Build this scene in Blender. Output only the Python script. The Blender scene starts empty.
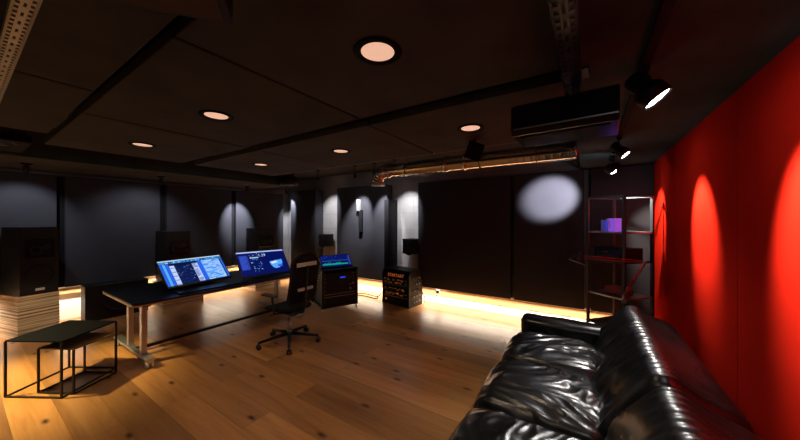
import bpy, math, random
from mathutils import Vector, Matrix, Euler, noise
random.seed(7)
PI = math.pi
C = bpy.context.scene.collection
S = bpy.context.scene

# ------------------------------------------------------------ materials
def nodes(name):
    m = bpy.data.materials.new(name); m.use_nodes = True
    nt = m.node_tree
    return m, nt, nt.nodes['Principled BSDF']

def mat(name, col, rough=.5, metal=0., spec=.5, emit=None, estr=0., bump=0., bscale=200., coat=0., vary=0.):
    m, nt, b = nodes(name)
    b.inputs['Base Color'].default_value = (*col, 1)
    b.inputs['Roughness'].default_value = rough
    b.inputs['Metallic'].default_value = metal
    b.inputs['Specular IOR Level'].default_value = spec
    b.inputs['Coat Weight'].default_value = coat
    if emit:
        b.inputs['Emission Color'].default_value = (*emit, 1)
        b.inputs['Emission Strength'].default_value = estr
    tc = nt.nodes.new('ShaderNodeTexCoord')
    if bump:
        n = nt.nodes.new('ShaderNodeTexNoise'); n.inputs['Scale'].default_value = bscale
        n.inputs['Detail'].default_value = 3
        bm = nt.nodes.new('ShaderNodeBump'); bm.inputs['Strength'].default_value = bump
        bm.inputs['Distance'].default_value = .002
        nt.links.new(tc.outputs['Object'], n.inputs['Vector'])
        nt.links.new(n.outputs['Fac'], bm.inputs['Height'])
        nt.links.new(bm.outputs['Normal'], b.inputs['Normal'])
    if vary:
        n = nt.nodes.new('ShaderNodeTexNoise'); n.inputs['Scale'].default_value = 3.
        n.inputs['Detail'].default_value = 6
        r = nt.nodes.new('ShaderNodeValToRGB')
        r.color_ramp.elements[0].position = .3; r.color_ramp.elements[1].position = .7
        r.color_ramp.elements[0].color = (*[c*(1-vary) for c in col], 1)
        r.color_ramp.elements[1].color = (*[min(1, c*(1+vary)) for c in col], 1)
        nt.links.new(tc.outputs['Object'], n.inputs['Vector'])
        nt.links.new(n.outputs['Fac'], r.inputs['Fac'])
        nt.links.new(r.outputs['Color'], b.inputs['Base Color'])
    return m

def math_node(nt, op, a, b=None):
    n = nt.nodes.new('ShaderNodeMath'); n.operation = op
    for i, v in enumerate((a, b)):
        if v is None: continue
        if isinstance(v, (int, float)): n.inputs[i].default_value = v
        else: nt.links.new(v, n.inputs[i])
    return n.outputs[0]

def floor_mat():
    m, nt, b = nodes('oak_floor')
    tc = nt.nodes.new('ShaderNodeTexCoord')
    br = nt.nodes.new('ShaderNodeTexBrick')
    br.offset = .37; br.offset_frequency = 2
    br.inputs['Scale'].default_value = 1
    br.inputs['Brick Width'].default_value = 2.3
    br.inputs['Row Height'].default_value = .25
    br.inputs['Mortar Size'].default_value = .0015
    br.inputs['Mortar Smooth'].default_value = .2
    br.inputs['Bias'].default_value = 0
    br.inputs['Color1'].default_value = (0, 0, 0, 1); br.inputs['Color2'].default_value = (1, 1, 1, 1)
    br.inputs['Mortar'].default_value = (.5, .5, .5, 1)
    nt.links.new(tc.outputs['Object'], br.inputs['Vector'])
    # grain: noise stretched along X, offset per plank
    mp = nt.nodes.new('ShaderNodeMapping'); mp.inputs['Scale'].default_value = (.55, 8, 1)
    nt.links.new(tc.outputs['Object'], mp.inputs['Vector'])
    add = nt.nodes.new('ShaderNodeVectorMath'); add.operation = 'ADD'
    sc = nt.nodes.new('ShaderNodeVectorMath'); sc.operation = 'SCALE'; sc.inputs['Scale'].default_value = 13.
    nt.links.new(br.outputs['Color'], sc.inputs[0])
    nt.links.new(mp.outputs['Vector'], add.inputs[0]); nt.links.new(sc.outputs[0], add.inputs[1])
    g = nt.nodes.new('ShaderNodeTexNoise'); g.inputs['Scale'].default_value = 1.6
    g.inputs['Detail'].default_value = 8; g.inputs['Roughness'].default_value = .62; g.inputs['Distortion'].default_value = .6
    nt.links.new(add.outputs[0], g.inputs['Vector'])
    ramp = nt.nodes.new('ShaderNodeValToRGB')
    e = ramp.color_ramp.elements
    e[0].position = .2; e[0].color = (.22, .088, .026, 1)
    e[1].position = .8; e[1].color = (.50, .25, .095, 1)
    x = ramp.color_ramp.elements.new(.5); x.color = (.40, .18, .060, 1)
    nt.links.new(g.outputs['Fac'], ramp.inputs['Fac'])
    # plank to plank tone
    tone = nt.nodes.new('ShaderNodeMapRange')
    tone.inputs['To Min'].default_value = .6; tone.inputs['To Max'].default_value = 1.2
    nt.links.new(br.outputs['Color'], tone.inputs['Value'])
    mul = nt.nodes.new('ShaderNodeVectorMath'); mul.operation = 'SCALE'
    nt.links.new(ramp.outputs['Color'], mul.inputs[0]); nt.links.new(tone.outputs[0], mul.inputs['Scale'])
    # knots
    mk = nt.nodes.new('ShaderNodeMapping'); mk.inputs['Scale'].default_value = (1.25, 3.0, 1)
    nt.links.new(tc.outputs['Object'], mk.inputs['Vector'])
    vo = nt.nodes.new('ShaderNodeTexVoronoi'); vo.voronoi_dimensions = '2D'; vo.inputs['Scale'].default_value = 1.15
    nt.links.new(mk.outputs['Vector'], vo.inputs['Vector'])
    kr = nt.nodes.new('ShaderNodeMapRange'); kr.inputs['From Min'].default_value = .02
    kr.inputs['From Max'].default_value = .10; kr.inputs['To Min'].default_value = .95; kr.inputs['To Max'].default_value = 0
    nt.links.new(vo.outputs['Distance'], kr.inputs['Value'])
    mx = nt.nodes.new('ShaderNodeMix'); mx.data_type = 'RGBA'
    spc = nt.nodes.new('ShaderNodeSeparateColor'); nt.links.new(vo.outputs['Color'], spc.inputs[0])
    kf = math_node(nt, 'MULTIPLY', kr.outputs[0], math_node(nt, 'GREATER_THAN', spc.outputs[0], .45))
    nt.links.new(kf, mx.inputs['Factor'])
    nt.links.new(mul.outputs[0], mx.inputs['A']); mx.inputs['B'].default_value = (.03, .012, .006, 1)
    # joints
    mj = nt.nodes.new('ShaderNodeMix'); mj.data_type = 'RGBA'
    jf = math_node(nt, 'MULTIPLY', br.outputs['Fac'], .7)
    nt.links.new(jf, mj.inputs['Factor'])
    nt.links.new(mx.outputs['Result'], mj.inputs['A']); mj.inputs['B'].default_value = (.03, .014, .006, 1)
    nt.links.new(mj.outputs['Result'], b.inputs['Base Color'])
    rr = nt.nodes.new('ShaderNodeMapRange'); rr.inputs['To Min'].default_value = .26; rr.inputs['To Max'].default_value = .4
    nt.links.new(g.outputs['Fac'], rr.inputs['Value']); nt.links.new(rr.outputs[0], b.inputs['Roughness'])
    bp = nt.nodes.new('ShaderNodeBump'); bp.inputs['Strength'].default_value = .12; bp.inputs['Distance'].default_value = .004
    hh = math_node(nt, 'SUBTRACT', g.outputs['Fac'], br.outputs['Fac'])
    nt.links.new(hh, bp.inputs['Height']); nt.links.new(bp.outputs['Normal'], b.inputs['Normal'])
    b.inputs['Specular IOR Level'].default_value = .45
    return m

def ply_mat():
    m, nt, b = nodes('plywood_edges')
    tc = nt.nodes.new('ShaderNodeTexCoord')
    sp = nt.nodes.new('ShaderNodeSeparateXYZ'); nt.links.new(tc.outputs['Object'], sp.inputs[0])
    w1 = nt.nodes.new('ShaderNodeTexNoise'); w1.noise_dimensions = '1D'; w1.inputs['Scale'].default_value = 42
    w1.inputs['Detail'].default_value = 2
    nt.links.new(sp.outputs['Z'], w1.inputs['W'])
    mp = nt.nodes.new('ShaderNodeMapping'); mp.inputs['Scale'].default_value = (4, 4, 90)
    nt.links.new(tc.outputs['Object'], mp.inputs['Vector'])
    n2 = nt.nodes.new('ShaderNodeTexNoise'); n2.inputs['Scale'].default_value = 1; n2.inputs['Detail'].default_value = 4
    nt.links.new(mp.outputs['Vector'], n2.inputs['Vector'])
    s = math_node(nt, 'ADD', math_node(nt, 'MULTIPLY', w1.outputs['Fac'], .7), math_node(nt, 'MULTIPLY', n2.outputs['Fac'], .3))
    r = nt.nodes.new('ShaderNodeValToRGB')
    r.color_ramp.elements[0].position = .38; r.color_ramp.elements[0].color = (.16, .10, .05, 1)
    r.color_ramp.elements[1].position = .6; r.color_ramp.elements[1].color = (.72, .56, .36, 1)
    nt.links.new(s, r.inputs['Fac']); nt.links.new(r.outputs['Color'], b.inputs['Base Color'])
    b.inputs['Roughness'].default_value = .6
    return m

def wood_mat(name, c0, c1, axis='X'):
    m, nt, b = nodes(name)
    tc = nt.nodes.new('ShaderNodeTexCoord'); mp = nt.nodes.new('ShaderNodeMapping')
    mp.inputs['Scale'].default_value = (1.5, 30, 30) if axis == 'X' else (30, 1.5, 30)
    nt.links.new(tc.outputs['Object'], mp.inputs['Vector'])
    n = nt.nodes.new('ShaderNodeTexNoise'); n.inputs['Scale'].default_value = 1; n.inputs['Detail'].default_value = 6
    nt.links.new(mp.outputs['Vector'], n.inputs['Vector'])
    r = nt.nodes.new('ShaderNodeValToRGB')
    r.color_ramp.elements[0].position = .3; r.color_ramp.elements[0].color = (*c0, 1)
    r.color_ramp.elements[1].position = .7; r.color_ramp.elements[1].color = (*c1, 1)
    nt.links.new(n.outputs['Fac'], r.inputs['Fac']); nt.links.new(r.outputs['Color'], b.inputs['Base Color'])
    b.inputs['Roughness'].default_value = .5
    return m

def concrete_mat():
    m, nt, b = nodes('board_marked_concrete')
    tc = nt.nodes.new('ShaderNodeTexCoord')
    n = nt.nodes.new('ShaderNodeTexNoise'); n.inputs['Scale'].default_value = 2.5; n.inputs['Detail'].default_value = 9
    nt.links.new(tc.outputs['Object'], n.inputs['Vector'])
    br = nt.nodes.new('ShaderNodeTexBrick'); br.inputs['Scale'].default_value = 1
    br.inputs['Brick Width'].default_value = .55; br.inputs['Row Height'].default_value = .36
    br.inputs['Mortar Size'].default_value = .006
    br.inputs['Color1'].default_value = (.21, .21, .205, 1); br.inputs['Color2'].default_value = (.25, .248, .24, 1)
    br.inputs['Mortar'].default_value = (.18, .18, .175, 1)
    sp = nt.nodes.new('ShaderNodeSeparateXYZ'); cb = nt.nodes.new('ShaderNodeCombineXYZ')
    nt.links.new(tc.outputs['Object'], sp.inputs[0])
    nt.links.new(math_node(nt, 'ADD', sp.outputs['X'], sp.outputs['Y']), cb.inputs['X'])
    nt.links.new(sp.outputs['Z'], cb.inputs['Y'])
    nt.links.new(cb.outputs[0], br.inputs['Vector'])
    f = nt.nodes.new('ShaderNodeMapRange'); f.inputs['To Min'].default_value = .55; f.inputs['To Max'].default_value = 1.4
    nt.links.new(n.outputs['Fac'], f.inputs['Value'])
    mul = nt.nodes.new('ShaderNodeVectorMath'); mul.operation = 'SCALE'
    nt.links.new(br.outputs['Color'], mul.inputs[0]); nt.links.new(f.outputs[0], mul.inputs['Scale'])
    nt.links.new(mul.outputs[0], b.inputs['Base Color'])
    b.inputs['Roughness'].default_value = .85
    return m

def leather_mat():
    m, nt, b = nodes('black_leather')
    b.inputs['Base Color'].default_value = (.004, .004, .0045, 1)
    b.inputs['Specular IOR Level'].default_value = .6
    tc = nt.nodes.new('ShaderNodeTexCoord')
    n = nt.nodes.new('ShaderNodeTexNoise'); n.inputs['Scale'].default_value = 7; n.inputs['Detail'].default_value = 5
    n2 = nt.nodes.new('ShaderNodeTexVoronoi'); n2.inputs['Scale'].default_value = 260
    nt.links.new(tc.outputs['Object'], n.inputs['Vector']); nt.links.new(tc.outputs['Object'], n2.inputs['Vector'])
    r = nt.nodes.new('ShaderNodeMapRange'); r.inputs['To Min'].default_value = .2; r.inputs['To Max'].default_value = .42
    nt.links.new(n.outputs['Fac'], r.inputs['Value']); nt.links.new(r.outputs[0], b.inputs['Roughness'])
    b1 = nt.nodes.new('ShaderNodeBump'); b1.inputs['Strength'].default_value = .35; b1.inputs['Distance'].default_value = .012
    b2 = nt.nodes.new('ShaderNodeBump'); b2.inputs['Strength'].default_value = .15; b2.inputs['Distance'].default_value = .0006
    nt.links.new(n.outputs['Fac'], b1.inputs['Height']); nt.links.new(n2.outputs['Distance'], b2.inputs['Height'])
    nt.links.new(b1.outputs['Normal'], b2.inputs['Normal']); nt.links.new(b2.outputs['Normal'], b.inputs['Normal'])
    return m

M = dict(
    floor=floor_mat(), ply=ply_mat(), concrete=concrete_mat(), leather=leather_mat(),
    board=wood_mat('birch_board', (.36, .20, .08), (.55, .34, .16)),
    board_y=wood_mat('birch_board_across', (.36, .20, .08), (.55, .34, .16), 'Y'),
    felt=mat('black_ceiling_felt', (.060, .064, .068), .95, bump=.5, bscale=400, vary=.18, spec=.1),
    plaster=mat('dark_plaster', (.034, .062, .068), .9, bump=.2, bscale=90, vary=.3, spec=.15),
    slab=mat('dark_slab', (.035, .036, .038), .9, vary=.3),
    fabric=mat('charcoal_panel_fabric', (.034, .035, .042), .95, bump=.4, bscale=500, vary=.08, spec=.15),
    black=mat('matte_black', (.006, .006, .007), .8, spec=.15),
    blackm=mat('black_metal', (.008, .008, .009), .42, .3),
    gloss=mat('gloss_black', (.006, .006, .008), .18),
    blackp=mat('black_plastic', (.007, .007, .008), .5, spec=.3),
    cone=mat('speaker_cone', (.012, .012, .013), .7, spec=.15),
    red=mat('red_wall_fabric', (.40, .0115, .005), 1., bump=.5, bscale=420, vary=.1, spec=.0),
    white=mat('white_plastic', (.75, .74, .72), .5),
    ribbed=mat('white_ribbed_panel', (.8, .78, .74), .55),
    chrome=mat('spiral_duct_steel', (.78, .74, .7), .16, 1.),
    steel=mat('brushed_steel', (.56, .58, .60), .35, .9),
    galv=mat('galvanised_steel', (.42, .40, .34), .45, .8),
    galvd=mat('dark_galvanised_steel', (.05, .05, .05), .5, .8),
    rubber=mat('caster_rubber', (.02, .02, .02), .6),
    warm=mat('warm_downlight', (1, .7, .5), .5, emit=(1., .60, .42), estr=.72),
    lampw=mat('spot_lens', (1, 1, 1), .3, emit=(1., .95, .98), estr=40),
    led=mat('led_strip', (1, 1, 1), .5, emit=(1., .84, .6), estr=.25),
    desk=mat('desk_linoleum', (.004, .005, .012), .4, spec=.2),
    mesh=mat('chair_mesh', (.008, .008, .009), .9, spec=.15, bump=1., bscale=350),
    redmetal=mat('red_lacquer', (.7, .03, .02), .35),
    pinkcloth=mat('dusky_red_cloth', (.36, .09, .08), .85, bump=.5, bscale=60, vary=.2),
    orange=mat('orange_lettering', (.8, .18, .05), .5, emit=(1., .22, .05), estr=.3),
    purple=mat('purple_glow', (.3, .05, .6), .3, emit=(.30, .10, .75), estr=.6),
    bluegl=mat('blue_glow', (.1, .1, .6), .3, emit=(.12, .16, .8), estr=.15),
    scrblue=mat('screen_deep_blue', (0, 0, .02), .5, spec=.08, emit=(.002, .006, .10), estr=1.),
    scrdark=mat('screen_navy', (0, 0, .02), .5, spec=.08, emit=(.002, .006, .045), estr=1.),
    scrmid=mat('screen_mid_blue', (0, 0, .02), .5, spec=.08, emit=(.02, .13, .80), estr=1.),
    scrsky=mat('screen_sky_blue', (0, 0, .02), .5, spec=.08, emit=(.10, .40, 1.), estr=1.),
    scrpale=mat('screen_pale', (0, 0, .02), .5, spec=.08, emit=(.45, .58, 1.), estr=1.),
    scrwhite=mat('screen_white', (0, 0, .02), .5, spec=.08, emit=(.65, .78, .9), estr=1.),
    scrgreen=mat('screen_green', (0, 0, .02), .5, spec=.08, emit=(.01, .55, .3), estr=1.),
    scrteal=mat('screen_teal', (0, 0, .02), .5, spec=.08, emit=(.03, .25, .6), estr=1.),
    scrviolet=mat('screen_violet', (0, 0, .02), .5, spec=.08, emit=(.03, .04, .32), estr=1.),
    ledblue=mat('blue_indicator', (0, 0, .1), .4, emit=(.02, .05, .8), estr=1.),
    dimwhite=mat('grey_lettering', (.5, .48, .46), .5),
    brown=mat('brown_baffle', (.06, .035, .02), .8, vary=.2),
    shelfmetal=mat('blue_grey_metal', (.06, .075, .085), .4, .3),
    copper=mat('dull_copper_trim', (.3, .15, .08), .4, .7),
)

# ------------------------------------------------------------ mesh builder
class MB:
    def __init__(s): s.v = []; s.f = []; s.mi = []; s.sm = []
    def add(s, verts, faces, mi=0, smooth=False, mtx=None):
        o = len(s.v)
        for p in verts:
            p = Vector(p)
            s.v.append(mtx @ p if mtx else p)
        for f in faces: s.f.append(tuple(o+i for i in f)); s.mi.append(mi); s.sm.append(smooth)
        return s
    def box(s, c, d, mi=0, rot=None, mtx=None):
        hx, hy, hz = d[0]/2, d[1]/2, d[2]/2
        vs = [Vector((x, y, z)) for x in (-hx, hx) for y in (-hy, hy) for z in (-hz, hz)]
        if rot:
            R = Euler(rot).to_matrix(); vs = [R @ v for v in vs]
        vs = [v + Vector(c) for v in vs]
        return s.add(vs, [(0,1,3,2),(4,6,7,5),(0,4,5,1),(2,3,7,6),(0,2,6,4),(1,5,7,3)], mi, False, mtx)
    def bb(s, a, b, mi=0, mtx=None):
        return s.box([(a[i]+b[i])/2 for i in range(3)], [abs(b[i]-a[i]) for i in range(3)], mi, None, mtx)
    def bar(s, a, b, w, h, mi=0, up=(0,0,1)):
        a = Vector(a); b = Vector(b); d = b-a; L = d.length; d.normalize()
        u = Vector(up)
        if abs(d.dot(u)) > .98: u = Vector((1,0,0))
        x = d.cross(u).normalized(); z = x.cross(d)
        vs = [a + d*t*L + x*sx*w/2 + z*sz*h/2 for t in (0,1) for sx in (-1,1) for sz in (-1,1)]
        return s.add(vs, [(0,1,3,2),(4,6,7,5),(0,4,5,1),(2,3,7,6),(0,2,6,4),(1,5,7,3)], mi)
    def tube(s, pts, r, n=12, mi=0, cap=True, rads=None, closed=False):
        pts = [Vector(p) for p in pts]; N = len(pts); rings = []
        prev = None
        for i, p in enumerate(pts):
            if closed: d = pts[(i+1) % N] - pts[i-1]
            else: d = pts[min(i+1, N-1)] - pts[max(i-1, 0)]
            d.normalize()
            if prev is None:
                u = Vector((0,0,1)) if abs(d.z) < .9 else Vector((1,0,0))
                x = d.cross(u).normalized()
            else:
                x = (prev - d*prev.dot(d)).normalized()
            prev = x; y = d.cross(x)
            rr = rads[i] if rads else r
            rings.append([p + (x*math.cos(2*PI*k/n) + y*math.sin(2*PI*k/n))*rr for k in range(n)])
        vs = [v for R in rings for v in R]; fs = []
        for i in range(N if closed else N-1):
            j = (i+1) % N
            for k in range(n): fs.append((i*n+k, i*n+(k+1) % n, j*n+(k+1) % n, j*n+k))
        if cap and not closed:
            fs.append(tuple(range(n-1, -1, -1))); fs.append(tuple((N-1)*n+k for k in range(n)))
        return s.add(vs, fs, mi, True)
    def cyl(s, a, b, r, n=24, mi=0, r2=None):
        return s.tube([a, b], r, n, mi, True, [r, r if r2 is None else r2])
    def lathe(s, c, axis, prof, n=28, mi=0):
        ax = Vector(axis).normalized(); u = Vector((0,0,1)) if abs(ax.z) < .9 else Vector((1,0,0))
        x = ax.cross(u).normalized(); y = ax.cross(x); c = Vector(c)
        vs = []; fs = []
        for (r, h) in prof:
            for k in range(n):
                a = 2*PI*k/n; vs.append(c + ax*h + (x*math.cos(a)+y*math.sin(a))*max(r, 1e-5))
        for i in range(len(prof)-1):
            for k in range(n): fs.append((i*n+k, (i+1)*n+k, (i+1)*n+(k+1) % n, i*n+(k+1) % n))
        return s.add(vs, fs, mi, True)
    def quad(s, a, b, c, d, mi=0): return s.add([a, b, c, d], [(0,1,2,3)], mi)
    def build(s, name, mats, parent=None, bevel=0, subsurf=0, loc=None):
        me = bpy.data.meshes.new(name)
        me.from_pydata([tuple(v) for v in s.v], [], s.f)
        if not isinstance(mats, (list, tuple)): mats = [mats]
        for m in mats: me.materials.append(m)
        for p, i, k in zip(me.polygons, s.mi, s.sm): p.material_index = i; p.use_smooth = k
        me.update()
        o = bpy.data.objects.new(name, me); C.objects.link(o)
        if parent: o.parent = parent
        if loc: o.location = loc
        if bevel:
            b = o.modifiers.new('bevel', 'BEVEL'); b.width = bevel; b.segments = 3; b.limit_method = 'ANGLE'
            b.angle_limit = math.radians(40)
        if subsurf:
            b = o.modifiers.new('sub', 'SUBSURF'); b.levels = subsurf; b.render_levels = subsurf
        return o

def thing(name, label, cat, loc=(0,0,0), rz=0, group=None):
    o = bpy.data.objects.new(name, None); C.objects.link(o); o.empty_display_size = .1
    o.location = loc; o.rotation_euler = (0, 0, rz)
    return tag(o, label, cat, group)
def tag(o, label, cat, group=None):
    o['label'] = label; o['category'] = cat
    if group: o['group'] = group
    return o
def struct(o): o['kind'] = 'structure'; return o
def dup(root, loc=None, rz=None, label=None):
    r = root.copy(); C.objects.link(r)
    if loc is not None: r.location = loc
    if rz is not None: r.rotation_euler = (0, 0, rz)
    if label: r['label'] = label
    for ch in list(root.children):
        c = ch.copy(); C.objects.link(c); c.parent = r
        for g in list(ch.children):
            d = g.copy(); C.objects.link(d); d.parent = c
    return r
def text_mesh(txt, size, mtx, m, name, parent, ext=.001):
    cu = bpy.data.curves.new(name, 'FONT'); cu.body = txt; cu.size = size; cu.extrude = ext
    cu.align_x = 'CENTER'; cu.align_y = 'CENTER'
    o = bpy.data.objects.new(name, cu); C.objects.link(o)
    dg = bpy.context.evaluated_depsgraph_get()
    me = bpy.data.meshes.new_from_object(o.evaluated_get(dg))
    bpy.data.objects.remove(o); me.transform(mtx)
    me.materials.clear(); me.materials.append(m)
    o = bpy.data.objects.new(name, me); C.objects.link(o); o.parent = parent
    return o

# ------------------------------------------------------------ room shell
XL, XR, YB, YN, ZC, ZS = -7.3, .735, 5.3, -1.9, 2.42, 2.78
struct(MB().bb((XL-.1, YN-.1, -.1), (XR+.1, YB+.1, 0)).build('floor', M['floor']))
struct(MB().bb((XL-.1, YN-.1, ZS), (XR+.1, YB+.1, ZS+.1)).build('ceiling', M['slab']))
struct(MB().bb((XL-.1, YN-.1, 0), (XL, YB+.1, ZS)).build('wall_left', M['concrete']))
struct(MB().bb((XL, YB, 0), (XR, YB+.1, ZS)).build('wall_back', M['concrete']))
struct(MB().bb((XL, YN-.1, 0), (XR, YN, ZS)).build('wall_near', M['plaster']))
struct(MB().bb((XR+.025, YN-.1, 0), (XR+.1, YB+.1, ZS)).build('wall_right', M['plaster']))
# red fabric covering of the right wall, four stretched sheets with butt joints
for i, (a, b) in enumerate(((4.03, YB), (2.53, 4.024), (1.03, 2.524), (YN, 1.024))):
    struct(MB().bb((XR, a, 0), (XR+.03, b, ZC)).build('wall_right_fabric', M['red'], bevel=.003))
# dropped plaster ceiling on the right and bulkhead over the left wall
struct(MB().bb((-.1, YN, ZC), (XR+.03, YB, ZS)).build('ceiling_lowered', M['plaster']))
struct(MB().bb((XL, YN, ZC), (-5.5, 4.15, ZS)).build('ceiling_bulkhead', M['slab']))
struct(MB().bb((-5.53, YN, 2.385), (-5.47, 4.15, ZC+.06)).build('trim_1', M['plaster']))

# ceiling cloud panels (each hangs alone)
def cloud(x0, x1, y0, y1, label):
    o = MB().bb((x0, y0, ZC), (x1, y1, ZC+.06)).build('ceiling_panel', M['felt'], bevel=.006)
    r = thing('acoustic_ceiling_panel', label, 'ceiling panel', ((x0+x1)/2, (y0+y1)/2, ZC+.06), 0, 'black felt ceiling panels')
    o.parent = r; o.location = -r.location
    for sx in (x0+.15, x1-.15):
        for sy in (y0+.15, y1-.15): MB().cyl((sx, sy, ZC+.05), (sx, sy, ZS), .004, 8).build('hanger', M['galvd'], r, loc=-r.location)
cloud(-2.48, -.91, -.72, .465, 'black felt ceiling panel right above the camera, at the top edge beside the left steel channel')
cloud(-4.06, -2.50, -.72, .465, 'brownish felt ceiling panel crossed by the pale perforated channel, in the top left corner')
cloud(-1.455, -.12, .51, 1.70, 'large black felt ceiling panel holding the nearest and biggest round downlight')
cloud(-3.045, -1.475, .51, 1.70, 'black felt ceiling panel holding the middle downlight of the near row')
cloud(-4.64, -3.067, .51, 1.70, 'black felt ceiling panel holding the leftmost downlight of the near row')
cloud(-1.495, -.12, 1.85, 3.05, 'black felt ceiling panel in front of the steel duct, left of the projector')
cloud(-3.065, -1.515, 1.85, 3.05, 'black felt ceiling panel above the duct elbow, middle of the far row')
cloud(-4.64, -3.087, 1.85, 3.05, 'leftmost black felt ceiling panel of the far row, smallest downlight')
# edge rail along the clouds
rail = MB().bb((-4.66, 3.06, 2.43), (-.12, 3.09, 2.46)).bb((-4.66, 3.075, 2.46), (-.12, 3.085, ZS))
tag(rail.build('ceiling_edge_rail', M['galv']), 'thin metal rail along the far edge of the ceiling panels, above the duct', 'rail')

# ------------------------------------------------------------ wall panels
def wall_panel(a, b, mname, label, group='charcoal fabric wall panels'):
    return tag(MB().bb(a, b).build('acoustic_wall_panel', M[mname], bevel=.008), label, 'wall panel', group)
PX = -7.1
for y0, y1, lab in ((-1.6, .91, 'charcoal fabric wall panel behind the nearest loudspeaker, at the left edge'),
                    (1.0, 2.24, 'charcoal fabric wall panel above the low subwoofer, left wall'),
                    (2.35, 3.61, 'charcoal fabric wall panel behind the first computer monitor'),
                    (3.71, 5.0, 'charcoal fabric wall panel nearest the far corner on the left wall')):
    wall_panel((XL, y0, .56), (PX, y1, 2.36), 'fabric', lab)
bt = MB()
struct(MB().bb((XL, -1.6, .44), (-7.2, 5.0, .555)).build('trim_2', M['board_y']))
struct(MB().bb((XL, -1.6, 0), (XL+.03, 5.0, .44)).build('baseboard_left', M['ribbed']))
for y0, y1 in ((.91, 1.0), (2.24, 2.35), (3.61, 3.71)):
    struct(MB().bb((XL, y0, .56), (PX-.08, y1, 2.36)).build('trim_3', M['black']))
wall_panel((-6.8, 5.02, .33), (-5.82, 5.28, 2.42), 'fabric', 'tall dark wall panel standing between the corner and the first lit concrete strip')
wall_panel((-5.12, 5.08, .33), (-3.63, 5.28, 2.42), 'fabric', 'charcoal wall panel with two light scallops and a slim white topped speaker')
wall_panel((-2.88, 5.1, .32), (-1.11, 5.28, 2.40), 'fabric', 'large near black wall panel to the right of the orange lettered rack')
wall_panel((-1.05, 5.1, .32), (-.06, 5.28, 2.40), 'fabric', 'wall panel catching the bright oval of spotlight')
wall_panel((.02, 5.1, .32), (.73, 5.28, 2.40), 'fabric', 'dark wall panel behind the open metal shelf, beside the red wall')
tag(MB().bb((-3.61, 4.95, .33), (-3.5, 5.29, 2.08)).build('column_baffle', M['black'], bevel=.005), 'slim black upright baffle at the left of the second concrete strip', 'baffle')
# base board with light strip beneath
struct(MB().bb((-7.05, 5.245, .15), (.73, 5.3, .318)).build('trim_4', M['board']))
rb = MB()
rb.bb((-7.05, 5.27, 0), (.73, 5.3, .15))
n = 258
for i in range(n):
    x = -7.0 + i*7.75/n; rb.bb((x, 5.258, .0), (x+.016, 5.272, .15))
struct(rb.build('baseboard_back', M['ribbed']))
ledm = MB().bb((-6.8, 5.135, .311), (.7, 5.15, .3215)); tag(ledm.build('led_strip', M['led']), 'glowing light strip under the wooden board of the far wall', 'light strip', 'warm light strips')
ledm = MB().bb((-7.145, -1.5, .549), (-7.13, 4.9, .5605)); tag(ledm.build('led_strip', M['led']), 'glowing light strip under the wooden board behind the loudspeakers', 'light strip', 'warm light strips')

# ------------------------------------------------------------ lights helpers
def area(loc, rot, sx, sy, power, col):
    l = bpy.data.lights.new('area', 'AREA'); l.shape = 'RECTANGLE'; l.size = sx; l.size_y = sy; l.energy = power; l.color = col
    o = bpy.data.objects.new('strip_light', l); C.objects.link(o); o.location = loc; o.rotation_euler = rot; return o
def spot(loc, tgt, power, ang, col=(1,.95,.97), blend=.4, rad=.02):
    l = bpy.data.lights.new('spot', 'SPOT'); l.energy = power; l.spot_size = math.radians(ang); l.spot_blend = blend
    l.color = col; l.shadow_soft_size = rad
    o = bpy.data.objects.new('spot_light', l); C.objects.link(o); o.location = loc
    d = Vector(tgt)-Vector(loc); o.rotation_euler = d.to_track_quat('-Z', 'Y').to_euler(); return o
WARM = (1., .78, .54)
area((-3.1, 5.13, .306), (math.radians(-7), 0, 0), 7.6, .02, 120, (1., .86, .68)).data.spread = math.radians(150)
area((-7.135, 1.7, .543), (0, math.radians(-15), 0), .02, 6.4, 75, (1., .86, .68)).data.spread = math.radians(140)

# ------------------------------------------------------------ downlights
first = None
for (x, y, lab) in ((-.81, 1.06, 'largest round warm downlight, nearest in the ceiling'),
               (-2.3, 1.06, 'round warm downlight in the middle of the near row, above the desk'),
               (-3.82, 1.06, 'leftmost round warm downlight, near the top left bulkhead'),
               (-.83, 2.36, 'round warm downlight just left of the hanging projector'),
               (-2.32, 2.36, 'small round warm downlight in the middle of the far row'),
               (-3.81, 2.33, 'smallest round warm downlight, farthest to the left in the far row')):
    if first is None:
        t = thing('ceiling_downlight', lab, 'downlight', (x, y, ZC), 0, 'round ceiling downlights')
        MB().lathe((0,0,0), (0,0,-1), [(.076,0),(.108,0),(.112,.004),(.108,.009),(.086,.009),(.076,.004),(.076,0)], 40).build('trim_ring', M['black'], t)
        MB().lathe((0,0,-.003), (0,0,-1), [(0,0),(.077,0)], 40).build('diffuser', M['warm'], t)
        first = t
    else: dup(first, (x, y, ZC), 0, lab)
    spot((x, y, ZC-.02), (x, y, 0), 20, 112, WARM, .8, .07)
for x, y in ((-2.3, -.45), (-3.9, -.4), (-.8, -.5)):
    dup(first, (x, y, ZC), 0, 'round warm downlight behind the camera')
    spot((x, y, ZC-.02), (x, y, 0), 20, 112, WARM, .8, .07)
spot((-5.0, -.3, 2.3), (-4.65, .2, 0), 750, 66, (1., .80, .32), 1., .06)  # extra lamp without a fixture, added to turn the left floor golden

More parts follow.
